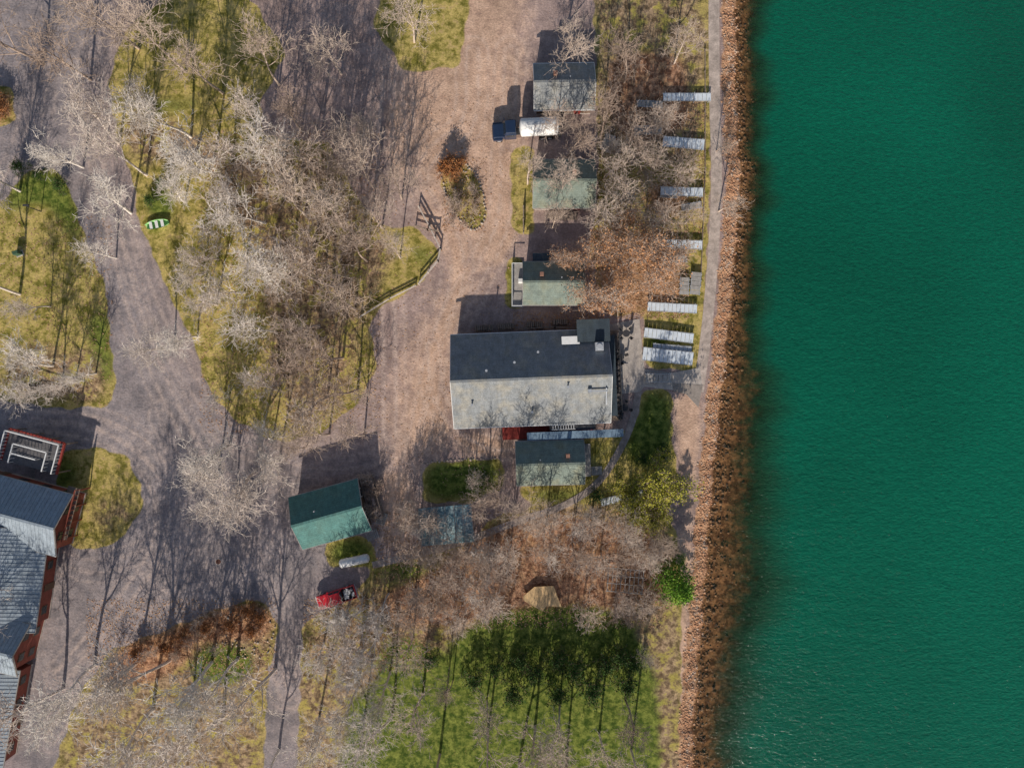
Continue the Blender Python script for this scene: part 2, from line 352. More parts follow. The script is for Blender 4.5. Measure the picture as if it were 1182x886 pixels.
def gen_tree(seed,h=11,nch=(8,7,6,4),trunk=.35,r=.2,limb=.55,wide=(.45,1.0),minr=.03,lean=0):
    R=random.Random(seed); segs=[]; tp=[]
    def br(p,d,L,r,lev):
        ns=(6,5,4,2,1)[lev]; pts=[p]; dd=np.array(d)
        for i in range(ns):
            j=np.array([R.gauss(0,1),R.gauss(0,1),R.gauss(0,1)])*(.05,.16,.2,.22,.2)[lev]
            dd=dd+j+np.array([0,0,(.0,.07,.05,.03,0)[lev]]); dd/=np.linalg.norm(dd)
            q=pts[-1]+dd*L/ns; e0=r*(1-.75*i/ns); e1=r*(1-.75*(i+1)/ns)
            segs.append((*pts[-1],*q,max(e0,minr),max(e1,minr*.5))); pts.append(q)
        if lev>=3: tp.append(pts[-1]); tp.append((pts[-1]+pts[0])/2)
        if lev>=len(nch): return
        n=nch[lev]; az=R.uniform(0,6.28)
        for k in range(n):
            f=(trunk+(1-trunk)*(k+.5)/n) if lev==0 else (.22+.78*(k+R.uniform(.1,.9))/n)
            f=min(f,.999); i=int(f*ns); tt=f*ns-i; pp=pts[i]*(1-tt)+pts[i+1]*tt
            az+=2.4+R.uniform(-.5,.5); d0=pts[i+1]-pts[i]; d0=d0/np.linalg.norm(d0)
            ang=R.uniform(*wide) if lev==0 else R.uniform(.4,1.0)
            if lev==0: ang=ang*(1.15-.55*f)
            Lc=(L*limb*(1.15-.45*f)*R.uniform(.8,1.2)) if lev==0 else L*R.uniform(.4,.66)
            br(pp,rot_dir(d0,ang,az),Lc,max(r*(1-.75*f)*(.62 if lev==0 else .6),minr),lev+1)
    br(np.zeros(3)-np.array([0,0,.2]),np.array([lean,0,1.])/math.hypot(lean,1),h*.82,r,0)
    return segs,np.array(tp)
def barkmat(name,a,b):
    m=NT(name); oi=m.new('ShaderNodeObjectInfo'); c=m.mix(oi.outputs['Random'],a,b)
    return m.fin(c,.9)
bark=barkmat('bark_grey',(0.60,0.49,0.41),(0.40,0.30,0.24)); bark_p=barkmat('bark_pale',(0.74,0.68,0.62),(0.62,0.53,0.47)); bark_d=barkmat('bark_brown',(0.22,0.15,0.11),(0.26,0.19,0.15))
def leafmat(name,a,b,c,sc=1.2):
    m=NT(name); n1=m.noise(sc,3); n2=m.noise(17,1); cc=m.mix(m.rng(n1,.35,.65),a,b); cc=m.mix(m.rng(n2,.5,.65),cc,c)
    return m.fin(cc,.7,0,.2)
oak_l=leafmat('oak_leaves',(0.44,0.20,0.08),(0.62,0.36,0.20),(0.28,0.13,0.07)); yel_l=leafmat('yellow_green_leaves',(0.28,0.28,0.03),(0.52,0.46,0.07),(0.14,0.17,0.03))
pin_l=leafmat('pine_needles',(0.10,0.26,0.02),(0.30,0.48,0.05),(0.05,0.13,0.02)); bush_l=leafmat('bush_leaves',(0.03,0.08,0.015),(0.09,0.17,0.03),(0.02,0.045,0.012)); rust_l=leafmat('rust_shrub_leaves',(0.34,0.12,0.04),(0.48,0.23,0.09),(0.20,0.08,0.03))
bare=[]
for i,(h,b,nc,tr) in enumerate([(14,bark,(8,6,5,2),.42),(12.5,bark,(9,6,4,3),.35),(15,bark,(8,7,5,2),.45),(11.5,bark_p,(9,7,5,2),.35),(13,bark_p,(8,7,5,3),.38),(13,bark,(7,7,4,3),.4)]):
    s_,_t=gen_tree(20+i,h,nc,trunk=tr,r=.20+.01*i,limb=.47,wide=(.5,1.1),lean=.05*(i%3)); bare.append(seg_mesh(s_,'bare_tree',b))
sap=[]
for i in range(3):
    s_,_t=gen_tree(50+i,6.5,(8,6,4,2),trunk=.15,r=.08,limb=.6,wide=(.3,.9),minr=.027); sap.append(seg_mesh(s_,'sapling',bark if i else bark_p))
def jit(tp,n,s): 
    k=rng.integers(0,len(tp),n); return tp[k]+rng.normal(0,s,(n,3))
s_,tp=gen_tree(71,10,(9,8,5,3),r=.2,limb=.62,wide=(.6,1.2)); oak=seg_mesh(s_,'oak_tree',bark,(jit(tp,2000,.28),.15),oak_l)
s_,tp=gen_tree(72,8,(8,7,5,3),r=.14,limb=.6,wide=(.6,1.2)); willow=seg_mesh(s_,'yellow_tree',bark,(jit(tp,5500,.3),.14),yel_l)
sg=[(0,0,-.2,0,0,7.5,.14,.02)]; lp=[]
for k in range(75):
    z=.8+6.6*k/75; L=2.6*(1-(z-.6)/7.4)+.25; a=k*2.4; ex=(math.cos(a)*L,math.sin(a)*L,z+.1-.08*L)
    sg.append((0,0,z,*ex,.03,.01))
    for j in range(int(40*L)+10):
        f=random.uniform(.2,1); lp.append((ex[0]*f+random.gauss(0,.13*L*f+.04),ex[1]*f+random.gauss(0,.13*L*f+.04),z+(ex[2]-z)*f+random.gauss(0,.05)))
pine=seg_mesh(sg,'pine_tree',bark_d,(np.array(lp),.12),pin_l)
def bush_mesh(seed,lm,h=1.6,n=1500):
    s_,tp=gen_tree(seed,h*1.1,(8,5,4,2),trunk=.05,r=.03,limb=.9,wide=(.5,1.4),minr=.012); return seg_mesh(s_,'shrub',bark_d,(jit(tp,n,.14),.09),lm)
bush_g=bush_mesh(81,bush_l); bush_r=bush_mesh(82,rust_l)
s_,tp=gen_tree(83,2.0,(8,6,4,2),trunk=.05,r=.03,limb=.9,wide=(.5,1.4),minr=.02); twig=seg_mesh(s_,'twig_bush',bark)
def put(name,me,u,v,hc,sc=1.0,ground=False):
    x,y=W(u,v,hc*sc); o=bpy.data.objects.new(name,me); o.location=(x,y,0); o.rotation_euler=(random.uniform(-.05,.05),random.uniform(-.05,.05),random.uniform(0,6.28))
    o.scale=(sc*random.uniform(.93,1.07),sc*random.uniform(.93,1.07),sc*random.uniform(.93,1.05)); SC.collection.objects.link(o); return o
T=[(95,140,1),(60,175,.8),(130,180,1),(115,230,.9),(190,135,.9),(215,165,1),(20,420,.85),(60,440,.6),(35,350,.5),(110,290,.6),(-30,330,1),(-30,200,1),(150,115,.7),(85,430,.6),(40,445,.7),
(175,400,.75),(205,385,.7),(225,345,.8),(240,190,.9),(250,225,.8),(190,220,.7),(230,290,.7),(215,310,.6),
(290,140,.9),(330,130,.8),(345,170,1),(300,190,1),(280,240,1),(330,230,1),(375,200,.9),(400,160,.7),(430,150,.6),(420,200,.9),(455,215,.75),(380,250,1),(340,280,1),(290,290,.95),(260,330,.8),(310,330,.9),(365,320,1),(410,290,.9),(430,250,.8),(395,350,.9),(350,370,.9),(300,380,.8),(330,420,.9),(380,410,.9),(400,450,.8),(360,460,.9),(300,450,.75),(455,290,.6),(410,505,.7),(365,505,.8),(270,180,.8),(300,510,.6),
(235,520,1.0),(265,555,1.1),(300,540,.9),(225,560,.85),(250,585,.8),(340,520,.7),(280,580,.7),
(640,140,.7),(660,165,.75),(700,140,.8),(735,150,.75),(765,145,.6),(705,190,.8),(745,185,.7),(790,190,.6),(655,215,.65),(610,200,.6),(640,255,.55),(720,225,.8),(765,250,.7),(840,235,.5),(835,165,.4),(800,250,.5),(690,250,.7),
(560,585,.7),(595,600,.75),(575,570,.6),(635,600,.65),(690,610,.75),(730,620,.7),(665,640,.7),(590,640,.7),(570,650,.6),(540,640,.7),(700,650,.7),(745,645,.6),(560,690,.7),(520,670,.75),(490,690,.7),(530,715,.6),(470,715,.75),(440,700,.7),(410,720,.8),(385,740,.8),(380,705,.7),(430,750,.8),(470,755,.7),(760,620,.55),(775,640,.4),(720,690,.5),(500,640,.5),(545,555,.4),(360,760,.7),(405,765,.7),
(60,60,1),(180,50,1),(230,80,.9),(300,70,.9),(380,60,.8),(120,20,1),(650,60,.8),(730,70,.8),(790,50,.7),(470,20,.8),(0,40,1),
(60,800,1.1),(110,800,1.2),(155,795,1.1),(205,800,1.2),(245,790,1.0),(290,805,1.1),(130,860,1.2),(220,870,1.2),(20,830,1.1),(180,900,1.1),
(400,820,.9),(480,830,.9),(440,860,1),(560,830,.7),(650,840,.8),(730,830,.7),(520,800,.5),(440,800,.8),(700,880,.9),(620,870,.9),(300,900,.9),(350,860,.9),(500,910,1),(600,920,1),(560,880,1),(660,920,1),(740,900,.9),(400,900,1),(740,760,.4),(-40,720,1.1),(-70,640,1.1)]
for i,(u,v,s) in enumerate(T):
    pale=(u<330 and v>100) or (v>690 and u<470)
    me=bare[(3 if i%2 else 4) if pale else (0,1,2,5)[i%4]]
    put('bare_tree',me,u,v,8.5,s*.95)
k=0
while k<48:
    if k<30: u,v=random.uniform(470,775),random.uniform(590,725)
    elif k<38: u,v=random.uniform(240,440),random.uniform(150,480)
    else: u,v=random.uniform(690,800),random.uniform(120,300)
    if 585<u<672 and 650<v<728: continue
    put('sapling',sap[k%3],u,v,4,random.uniform(.55,.95)); k+=1
for u,v,s in [(722,300,1.0),(705,345,.75),(755,325,.7),(690,295,.8),(750,285,.75),(715,262,.6),(665,300,.5)]: put('oak_tree',oak,u,v,6,s)
for u,v,s in [(755,555,.95),(735,580,.75),(757,590,.6),(715,560,.6)]: put('yellow_leafed_tree',willow,u,v,5,s)
put('pine_tree',pine,780,676,2.5,1.15); put('pine_tree',pine,783,645,2,.45)
for u,v,s in [(715,760,1.3),(700,770,1.2),(730,768,1.1),(600,765,1.1),(640,760,1.2),(660,772,1.3),(575,770,1),(620,775,1.3),(500,760,.9),(545,785,1.2),(595,795,1.3),(680,795,1.4),(640,800,1.3),(720,790,1.3),(25,195,.8),(45,200,.7),(68,215,.8),(688,575,.9),(742,532,.8),(764,522,.9),(560,550,.5),(175,230,.7),(190,215,.8)]: put('green_shrub',bush_g,u,v,.8,s)
for u,v,s in [(520,192,1.1),(526,200,.9),(514,198,.9),(532,190,.8),(265,720,1),(285,705,1),(290,725,.9),(240,725,.8),(300,712,.7),(210,735,.8),(35,745,.6),(20,765,.6),(412,575,.5),(5,125,1),(-5,115,1),(160,755,.9),(190,745,.9)]: put('rust_shrub',bush_r,u,v,.8,s)
for i in range(48):
    if i<10: u,v=530+random.uniform(-15,22),225+random.uniform(-10,38)
    elif i<26: u=random.uniform(120,310); v=775-(u-100)*.38+random.uniform(-12,35)
    elif i<32: u,v=random.uniform(420,436),random.uniform(545,600)
    else: 
        u,v=random.uniform(540,775),random.uniform(600,720)
        if 585<u<672 and 650<v: u+=90
    put('bare_shrub',twig,u,v,1,random.uniform(.4,.9))
# ------------------------------------------------------------ fallen leaves (one object)
pts=[]
regs=[((430,770,590,725),8000),((680,795,265,368),5000),((230,440,150,500),6000),((690,815,110,270),4500),((100,320,690,780),3000),((0,130,250,468),1500),((350,500,690,775),2500),((592,690,360,380),700),((510,562,182,268),700),((430,600,110,640),1200)]
for (a,b,c,d),n in regs:
    uu=rng.uniform(a,b,n); vv=rng.uniform(c,d,n); pts.append(np.stack([(uu-591)*S,(443-vv)*S,np.full(n,.03)],-1))
LP=np.concatenate(pts); n=len(LP); a=rng.uniform(0,6.28,n); s_=rng.uniform(.05,.13,(n,1))
A=np.stack([np.cos(a),np.sin(a),rng.uniform(-.3,.3,n)],-1)*s_; B=np.stack([-np.sin(a),np.cos(a),rng.uniform(-.3,.3,n)],-1)*s_*.7
v=np.stack([LP-A,LP-B,LP+A,LP+B],1).reshape(-1,3); v[:,2]+=.02
npmesh('fallen_leaves',v,np.arange(4*n).reshape(-1,4),leafmat('fallen_leaf',(0.40,0.21,0.11),(0.64,0.44,0.28),(0.24,0.11,0.06),3))
# ------------------------------------------------------------ materials
white=simple('white_paint',(0.78,0.78,0.77),.5,0,.08); dark=simple('dark_trim',(0.05,0.05,0.055),.6)
glass=simple('window_glass',(0.03,0.04,0.05),.12,0,.1,spec=.6); wood=simple('weathered_wood',(0.27,0.21,0.17),.85,0,.3,2,bump=.3); greyw=simple('grey_wood',(0.36,0.34,0.32),.85,0,.25,2)
newwood=simple('fresh_plywood',(0.66,0.45,0.23),.8,0,.18,1.2); redp=simple('red_deck_paint',(0.28,0.045,0.035),.8); dkgrey=simple('dark_grey_decking',(0.12,0.115,0.12),.8,0,.3,2); tanw=siding('tan_siding',(0.30,0.24,0.17)); brownw=siding('brown_siding',(0.14,0.085,0.055)); redw=siding('red_siding',(0.25,0.07,0.05))
metal=simple('galvanised_metal',(0.5,0.52,0.55),.45,.3,.12); rubber=simple('tyre_rubber',(0.025,0.025,0.025),.9); concrete=simple('concrete',(0.45,0.40,0.36),.9,0,.22,1.1,bump=.3)
r_lodge=roofmat('lodge_shingles',(0.26,0.275,0.285),moss=(0.40,0.36,0.28),mossamt=.6); r_cab=roofmat('green_shingles',(0.20,0.245,0.215),moss=(0.29,0.28,0.18),mossamt=.6); r_teal=roofmat('teal_shingles',(0.09,0.215,0.20),mossamt=.15)
r_dark=roofmat('dark_shingles',(0.05,0.07,0.09),mossamt=.1)
r_grey=roofmat('grey_metal_roof',(0.28,0.33,0.38),ribs=1,mossamt=0,rough=.5); r_blue=roofmat('blue_metal_roof',(0.19,0.27,0.35),ribs=1,mossamt=0,rough=.5)
brickm=simple('chimney_brick',(0.28,0.15,0.11),.9)
# ------------------------------------------------------------ buildings
def gable(name,u,v,w,d,ang,eave,rise,rm,wm,over=.4,root=None,ribs=0,windows=True):
    k=(H-eave)/H; x,y=W(u,v,eave); L=w*S*k; D=d*S*k
    if root is None: root=empty(name,x,y,0,math.radians(ang))
    h=D/2; e=eave; R=eave+rise; th=.16
    M().extr([(-h,e),(0,R),(h,e),(h,e-th),(0,R-th),(-h,e-th)],-L/2,L/2).obj('roof',rm,root)
    wh=h-over; zt=e+rise*over/h-th-.01
    M().extr([(-wh,0),(wh,0),(wh,zt),(0,R-th-.02),(-wh,zt)],-L/2+over,L/2-over).obj('walls',wm,root)
    M().box(0,0,.1,L-2*over+.12,2*wh+.12,.24).obj('foundation',concrete,root)
    M().beam((-L/2,0,R+.02),(L/2,0,R+.02),.32,.07).obj('ridge_cap',rm,root)
    f=M()
    for sx in(-1,1):
        for sy in(-1,1): f.beam((sx*(L/2+.02),sy*h,e-.08),(sx*(L/2+.02),0,R-.08),.05,.22)
    for sy in(-1,1): f.box(0,sy*(h+.03),e-.08,L,.1,.14)
    f.obj('fascia_trim',white if rm is r_lodge else greyw,root)
    if ribs:
        rb=M(); n=int(L/ribs)
        for i in range(n+1):
            xx=-L/2+.05+i*(L-.1)/n
            for sy in(-1,1): rb.beam((xx,sy*h,e+.02),(xx,0,R+.02),.05,.06)
        rb.obj('roof_ribs',rm,root)
    if windows:
        fr=M();gl=M();dr=M(); zs=[1.5] if eave<4 else [1.4,3.4]
        for sy in(-1,1):
            n=max(2,int(L/3.2))
            for i in range(n):
                xx=-L/2+over+(i+.5)*(L-2*over)/n
                for zc in zs:
                    if i==n//2 and zc<2 : dr.box(xx,sy*(wh+.03),1.05,.95,.09,2.0); continue
                    fr.box(xx,sy*(wh+.02),zc,1.2,.08,1.1); gl.box(xx,sy*(wh+.04),zc,1.0,.08,.9)
        for sx in(-1,1):
            for yy in(-wh*.5,wh*.5):
                for zc in zs:
                    fr.box(sx*(L/2-over+.02),yy,zc,.08,1.2,1.1); gl.box(sx*(L/2-over+.04),yy,zc,.08,1.0,.9)
        fr.obj('window_frames',white if wm is not redw else brownw,root);gl.obj('windows',glass,root);dr.obj('doors',brownw if wm is not brownw else redp,root)
    return root,L,D,h,e,R
def onroof(info,fx,fy,off=0):
    root,L,D,h,e,R=info; return (fx*L/2, fy*h, e+(R-e)*(1-abs(fy))+off)
LD=gable('lodge_building',612.5,437,181,108,2.2,2.4,3.1,r_lodge,tanw,over=.6)
root,L,D,h,e,R=LD
p=M()
for fx,fy in((-.55,.2),(.1,.55),(-.2,.35),(.45,-.2),(-.75,-.5),(.0,-.7)):
    q=onroof(LD,fx,fy); p.cyl((q[0],q[1],q[2]-.1),(q[0],q[1],q[2]+.55),.1,n=10); p.cyl((q[0],q[1],q[2]+.55),(q[0],q[1],q[2]+.65),.17,n=10)
p.obj('roof_vents',metal,root)
M().box(L/2-2.0,h-.2,3.45,4.4,3.0,.25).obj('addition_roof',r_dark,root)
M().box(L/2-2.0,h-.2,1.65,4.1,2.7,3.34).obj('addition_walls',tanw,root)
q=onroof(LD,.52,.78); M().box(q[0],q[1],q[2]+.28,2.4,1.1,.4).obj('rooftop_unit',white,root,bevel=.04)
q=onroof(LD,.87,.62); hv=M().box(q[0],q[1],q[2]+.4,1.1,1.1,.9); hv.cyl((q[0],q[1],q[2]+.85),(q[0],q[1],q[2]+.95),.4); hv.obj('exhaust_unit',metal,root,bevel=.03)
q=onroof(LD,.72,-.3); du=M(); du.beam((q[0],q[1],q[2]+.3),(q[0]+2.4,q[1]-.1,q[2]+.35),.16,.16); du.beam((q[0]+2.2,q[1]-1.9,q[2]-.2),(q[0]+2.2,q[1]+.3,q[2]+.4),.14,.14); du.box(q[0],q[1],q[2]+.3,.45,.45,.6); du.obj('roof_duct',metal,root)
M().box(L/2+.75,0,.35,2.1,D*.98,.14).obj('porch_deck',wood,root)
M().box(L/2+.3,0,2.5,1.3,D*.86,.12).obj('porch_roof',r_dark,root)
ra=M(); n=14
for i in range(n+1):
    yy=-D*.47+i*D*.94/n; ra.box(L/2+1.75,yy,.9,.1,.1,1.1)
ra.box(L/2+1.75,0,1.45,.12,D*.95,.08); ra.box(L/2+1.75,0,.9,.06,D*.95,.06); ra.obj('porch_railing',dark,root)
pc=M()
for i in range(16): pc.box(L/2+1.3+random.uniform(-.2,.3),-D*.45+i*.75,.7,random.uniform(.3,.7),random.uniform(.3,.6),random.uniform(.3,.8),random.random())
pc.obj('porch_furniture',simple('patio_furniture',(0.09,0.08,0.08),.7,0,.8,1.3),root)
st=M()
for i in range(4): st.box(L/2+2.0+i*.28,D*.05,.35-.09*i,.3,2.0,.1)
st.obj('porch_steps',concrete,root)
M().box(.03*L+1.5,-h-.75,.4,12.5,2.4,.15).obj('side_deck',redp,root)
M().box(.27*L,-h-1.45,2.5,13.0,1.05,.08).obj('walkway_roof',r_blue,root)
rb=M()
for i in range(27): rb.box(.27*L-6.4+i*.49,-h-1.45,2.56,.05,1.05,.05)
rb.obj('walkway_roof_ribs',r_blue,root)
pp=M()
for i in range(7): 
    for sy in(-.45,.45): pp.box(.27*L-6.3+i*2.1,-h-1.45+sy,1.22,.1,.1,2.45)
pp.obj('walkway_posts',wood,root)
rl=M()
for i in range(9): rl.box(.13*L+i*.35,-h-.35,2.67,.06,.7,.06)
for yy in(-.65,-.05): rl.box(.13*L+1.4,-h+yy,2.67,3.2,.06,.06)
rl.obj('white_lattice',white,root)
M().box(.19*L+1.4,-h-.42,2.3,6.2,.8,.1).obj('awning_dark',dark,root)
C1=gable('cabin',635,534,79,51,1.5,2.4,1.55,r_cab,tanw)
C2=gable('cabin',639,327,71,50,0,2.4,1.55,r_cab,tanw)
C3=gable('cabin',651,212,72,56,0,2.4,1.7,r_cab,brownw)
C4=gable('cabin',651,100,70,54,1,2.4,1.65,r_lodge,brownw)
for CI,fx in((C1,.5),(C2,-.4),(C3,.3),(C4,-.3)):
    q=onroof(CI,fx,.35); M().box(q[0],q[1],q[2]+.25,.5,.5,1.0).obj('chimney',brickm,CI[0])
    q=onroof(CI,fx*-.6,.2); M().cyl((q[0],q[1],q[2]-.1),(q[0],q[1],q[2]+.45),.08,n=8).obj('vent_pipe',metal,CI[0])
r2=C2[0]; M().box(-1.4,C2[3]+.6,2.1,2.8,1.2,.12).obj('porch_roof',r_dark,r2)
M().box(-C2[1]/2-.7,0,.4,1.6,6.0,.12).obj('side_deck',greyw,r2)
rr=M()
for i in range(13): rr.box(-C2[1]/2-1.45,-2.9+i*.483,.95,.06,.06,1.05)
rr.box(-C2[1]/2-1.45,0,1.45,.09,5.9,.07)
for s in(-1,1): rr.box(-C2[1]/2-.75,s*2.9,1.45,1.4,.09,.07)
rr.obj('white_railing',white,r2)
M().box(-C2[1]/2-.3,.6,.8,.6,.6,.8).obj('gas_grill',white,r2,bevel=.08)
r3=C3[0]; M().box(0,-C3[3]-.5,.3,4,1.2,.12).obj('front_deck',wood,r3)
r1=C1[0]; d1=M(); d1.box(C1[1]/2+.4,0,.3,1.4,4.5,.12)
for i in range(5): d1.box(C1[1]/2+1.3+i*.3,-1.5,.3-.05*i,.28,1.2,.08)
d1.obj('side_deck',greyw,r1)
GA=gable('garage_building',381,593,83,62,15.5,2.6,1.85,r_teal,brownw)
rg=GA[0]; M().box(GA[1]/2+.75,.4,.3,1.7,6.0,.14).obj('side_deck',wood,rg)
d=M()
for i in range(9): d.box(GA[1]/2+1.55,-2.5+i*.7,.85,.09,.09,1.1)
d.box(GA[1]/2+1.55,.3,1.4,.12,5.8,.07); d.obj('deck_railing',wood,rg)
d=M(); 
for i in range(14): d.box(GA[1]/2+.4+random.uniform(0,.9),-2.4+i*.4,.6,random.uniform(.3,.7),random.uniform(.3,.6),random.uniform(.3,.7),random.random())
d.obj('deck_clutter',simple('clutter_paint',(0.34,0.27,0.24),.7,0,.8,1.5),rg)
q=onroof(GA,-.3,.3); M().cyl(q,(q[0],q[1],q[2]+.5),.09,n=8).obj('vent_pipe',metal,rg)
M().box(-1.5,-GA[3]+.36,1.15,2.6,.1,2.2).obj('garage_door',white,rg)
for (u,v,a) in((430,617,20),(441,598,70)):
    x,y=W(u,v); e_=empty('wood_pallet',x,y,0,math.radians(a)); pm=M()
    for i in range(7): pm.box(-.75+i*.25,0,.2,.16,1.3,.04)
    for s in(-.55,0,.55): pm.box(0,s,.1,1.7,.1,.14)
    pm.obj('slats',greyw,e_)
x,y=W(515,606,2.4); pv=empty('pavilion',x,y,0,math.radians(5))
m=NT('leaf_shadow_roof_panels'); n1=m.noise(1.3,5,.7); c=m.mix(m.rng(n1,.4,.6),(0.13,0.24,0.28),(0.34,0.43,0.43)); c=m.mix(1,c,m.gray(m.noise(4,4),.5,1.4),'MULTIPLY'); tarp=m.fin(c,.6)  # mottling paints leaf shadows into the blue roof colour
M().extr([(-2.55,2.3),(0,2.65),(2.55,2.3),(2.55,2.2),(0,2.55),(-2.55,2.2)],-3.6,3.6).obj('roof',tarp,pv)
pm=M(); 
for a in(-3.4,0,3.4):
    for b in(-2.35,2.35): pm.box(a,b,1.1,.12,.12,2.2)
pm.obj('posts',wood,pv); pm=M()
for i in range(7): pm.beam((-3.6+i*1.2,-2.55,2.33),(-3.6+i*1.2,0,2.68),.07,.04); pm.beam((-3.6+i*1.2,2.55,2.33),(-3.6+i*1.2,0,2.68),.07,.04)
pm.obj('battens',greyw,pv); pm=M().box(0,0,.75,1.8,.8,.06); pm.box(0,.7,.45,1.8,.28,.05); pm.box(0,-.7,.45,1.8,.28,.05); pm.box(-.6,0,.37,.08,1.4,.7); pm.box(.6,0,.37,.08,1.4,.7); pm.obj('picnic_table',wood,pv)
x,y=W(0,585,4.4); LB=empty('resort_house',x,y,0,math.radians(-15))
def wing(u,v,w,d,ang,eave,rise,rm):
    x,y=W(u,v,eave); sub=empty('wing',x,y,0,math.radians(ang)); 
    gable('w',u,v,w,d,ang,eave,rise,rm,redw,root=sub,ribs=.5,over=.7); return sub
ws=[wing(-25,580,205,74,-15,4.3,2.1,r_grey),wing(0,664,120,98,-98,3.8,2.2,r_grey),wing(-44,733,146,62,-14,4.4,2.0,r_grey),wing(-32,825,120,90,-100,3.6,2.0,r_grey)]
for w_ in ws:
    w_.parent=LB; w_.matrix_parent_inverse=LB.matrix_basis.inverted()
def pxroot(name,u,v,h=0,a=0):
    x,y=W(u,v,h); return empty(name,x,y,0,math.radians(a))
ed=pxroot('raised_deck',38,521,3.0,-15)
M().box(0,0,2.9,7.6,4.2,.16).obj('deck_floor',dkgrey,ed); pm=M(); 
for (a,b,c,d_) in((-3.8,2.15,3.8,2.15),(3.8,2.15,3.8,-2.15),(-3.8,2.15,-3.8,-2.15)): pm.beam((a,b,2.95),(c,d_,2.95),.25,.3)
pm.obj('deck_edge',redp,ed); pm=M()
for sx in(-3.7,-1.2,1.2,3.7):
    for sy in(-2,2): pm.box(sx,sy,1.4,.15,.15,2.8)
pm.obj('deck_posts',wood,ed)
pm=M()
for (a,b,c,d_) in((-3.7,2,3.7,2),(3.7,2,3.7,-2),(-3.7,2,-3.7,-2),(-2.2,.6,2.4,.6),(2.4,.6,2.4,-2),(-2.2,.6,-2.2,-2),(-2.2,-.7,1.2,-.7)):
    pm.beam((a,b,4.0),(c,d_,4.0),.14,.08); n=max(2,int(math.hypot(c-a,d_-b)/.45))
    for i in range(n+1): t_=i/n; pm.beam((a+(c-a)*t_,b+(d_-b)*t_,3.0),(a+(c-a)*t_,b+(d_-b)*t_,4.0),.05)
pm.obj('white_railing',white,ed)
sd=pxroot('side_balcony',78,592,2.4,-15); M().box(0,0,2.4,1.6,7.2,.14).obj('deck_floor',wood,sd); pm=M()
for i in range(11): pm.box(.75,-3.5+i*.7,2.9,.09,.09,1.0)
pm.box(.75,0,3.4,.14,7.2,.08)
for i in range(4): pm.box(.7,-3.4+i*2.25,1.2,.15,.15,2.4)
pm.obj('railing',redw,sd)
# ------------------------------------------------------------ walks
def ribbon(name,pl,w,mat,z=.05,n=2):
    pl=smooth(pl,n); P=[Vector(W(*p)) for p in pl]; L_=[];R_=[]
    for i,p in enumerate(P):
        d=(P[min(i+1,len(P)-1)]-P[max(i-1,0)]).normalized(); nn=Vector((-d.y,d.x)); L_.append(p+nn*w/2); R_.append(p-nn*w/2)
    mm=M(); k=len(P); vs=[(q.x,q.y,z) for q in L_]+[(q.x,q.y,z) for q in R_]+[(q.x,q.y,-.1) for q in L_]+[(q.x,q.y,-.1) for q in R_]
    fs=[]
    for i in range(k-1): fs+=[(i,i+1,k+i+1,k+i),(i,i+1,2*k+i+1,2*k+i),(k+i,k+i+1,3*k+i+1,3*k+i)]
    mm.add(vs,fs); return mm.obj(name,mat)
walkm=simple('worn_concrete',(0.46,0.38,0.33),.9,0,.3,.9,bump=.3)
ribbon('shore_walkway',[(824,-100),(824,110),(828,200),(823,300),(816,380),(806,452)],1.5,walkm)
ribbon('footpath',[(738,440),(733,480),(716,520),(690,560),(650,585),(600,600),(545,622),(480,640),(430,652)],.95,simple('path_pavers',(0.36,0.30,0.27),.9,0,.3,1.2),.045)
def sheet(name,pts,mat,z): return M().poly([W(*p) for p in pts],-.1,z).obj(name,mat)
sheet('patio',[(704,374),(738,368),(741,400),(744,426),(776,430),(808,424),(810,440),(806,456),(776,450),(744,446),(738,452),(706,456)],concrete,.07)
sheet('landing_pad',[(776,442),(811,444),(806,470),(792,455),(777,451)],simple('pad_planks',(0.3,0.26,0.23),.9),.09)
for (u,v) in((722,385),(720,470),(715,412)):
    pt=pxroot('patio_table',u,v,0,random.uniform(0,90)); M().cyl((0,0,.7),(0,0,.75),.5,n=20).obj('top',dark,pt); M().cyl((0,0,.07),(0,0,.7),.05).obj('leg',dark,pt)
    for k in range(4):
        c_=M(); a=k*1.57; c_.box(math.cos(a)*.9,math.sin(a)*.9,.45,.4,.4,.06,a); c_.box(math.cos(a)*1.1,math.sin(a)*1.1,.75,.06,.4,.6,a); c_.obj('chair',dark,pt)
# ------------------------------------------------------------ dock sections
dockm=simple('dock_panels',(0.68,0.74,0.80),.5,0,.1,1.5)
def dock(u,v,L,wd,a,mat=dockm,z=.55,name='dock_section'):
    r=pxroot(name,u,v,z,a); l=L*S; w=wd*S; n=max(4,int(l/.55)); pm=M()
    for i in range(n): pm.box(-l/2+(i+.5)*l/n,0,z+random.uniform(-.01,.01),l/n*.92,w*random.uniform(.97,1.0),.05)
    pm.obj('deck_panels',mat,r); pm=M()
    for s in(-1,1): pm.box(0,s*(w/2+.04),z-.04,l+.05,.07,.15)
    for i in range(4):
        for s in(-1,1): pm.cyl((-l/2+.3+i*(l-.6)/3,s*(w/2+.11),0),(-l/2+.3+i*(l-.6)/3,s*(w/2+.11),z+.25),.04,n=6)
    pm.obj('frame',metal,r)
for a in[(793,112,55,8,0),(789,165,48,11,-5),(787,221,49,9,-2),(787,282,47,9,-2),(776,355,57,9,-3),(772,387,57,10,-7),(771,411,58,14,-6),(718,574,50,7,14)]: dock(*a)
dock(748,150,32,9,2,greyw); dock(702,165,20,10,70,greyw); dock(803,327,26,10,85,greyw); dock(790,330,20,9,88,greyw); dock(760,436,30,9,0,greyw,.3); dock(776,402,45,7,-5,metal,.3)
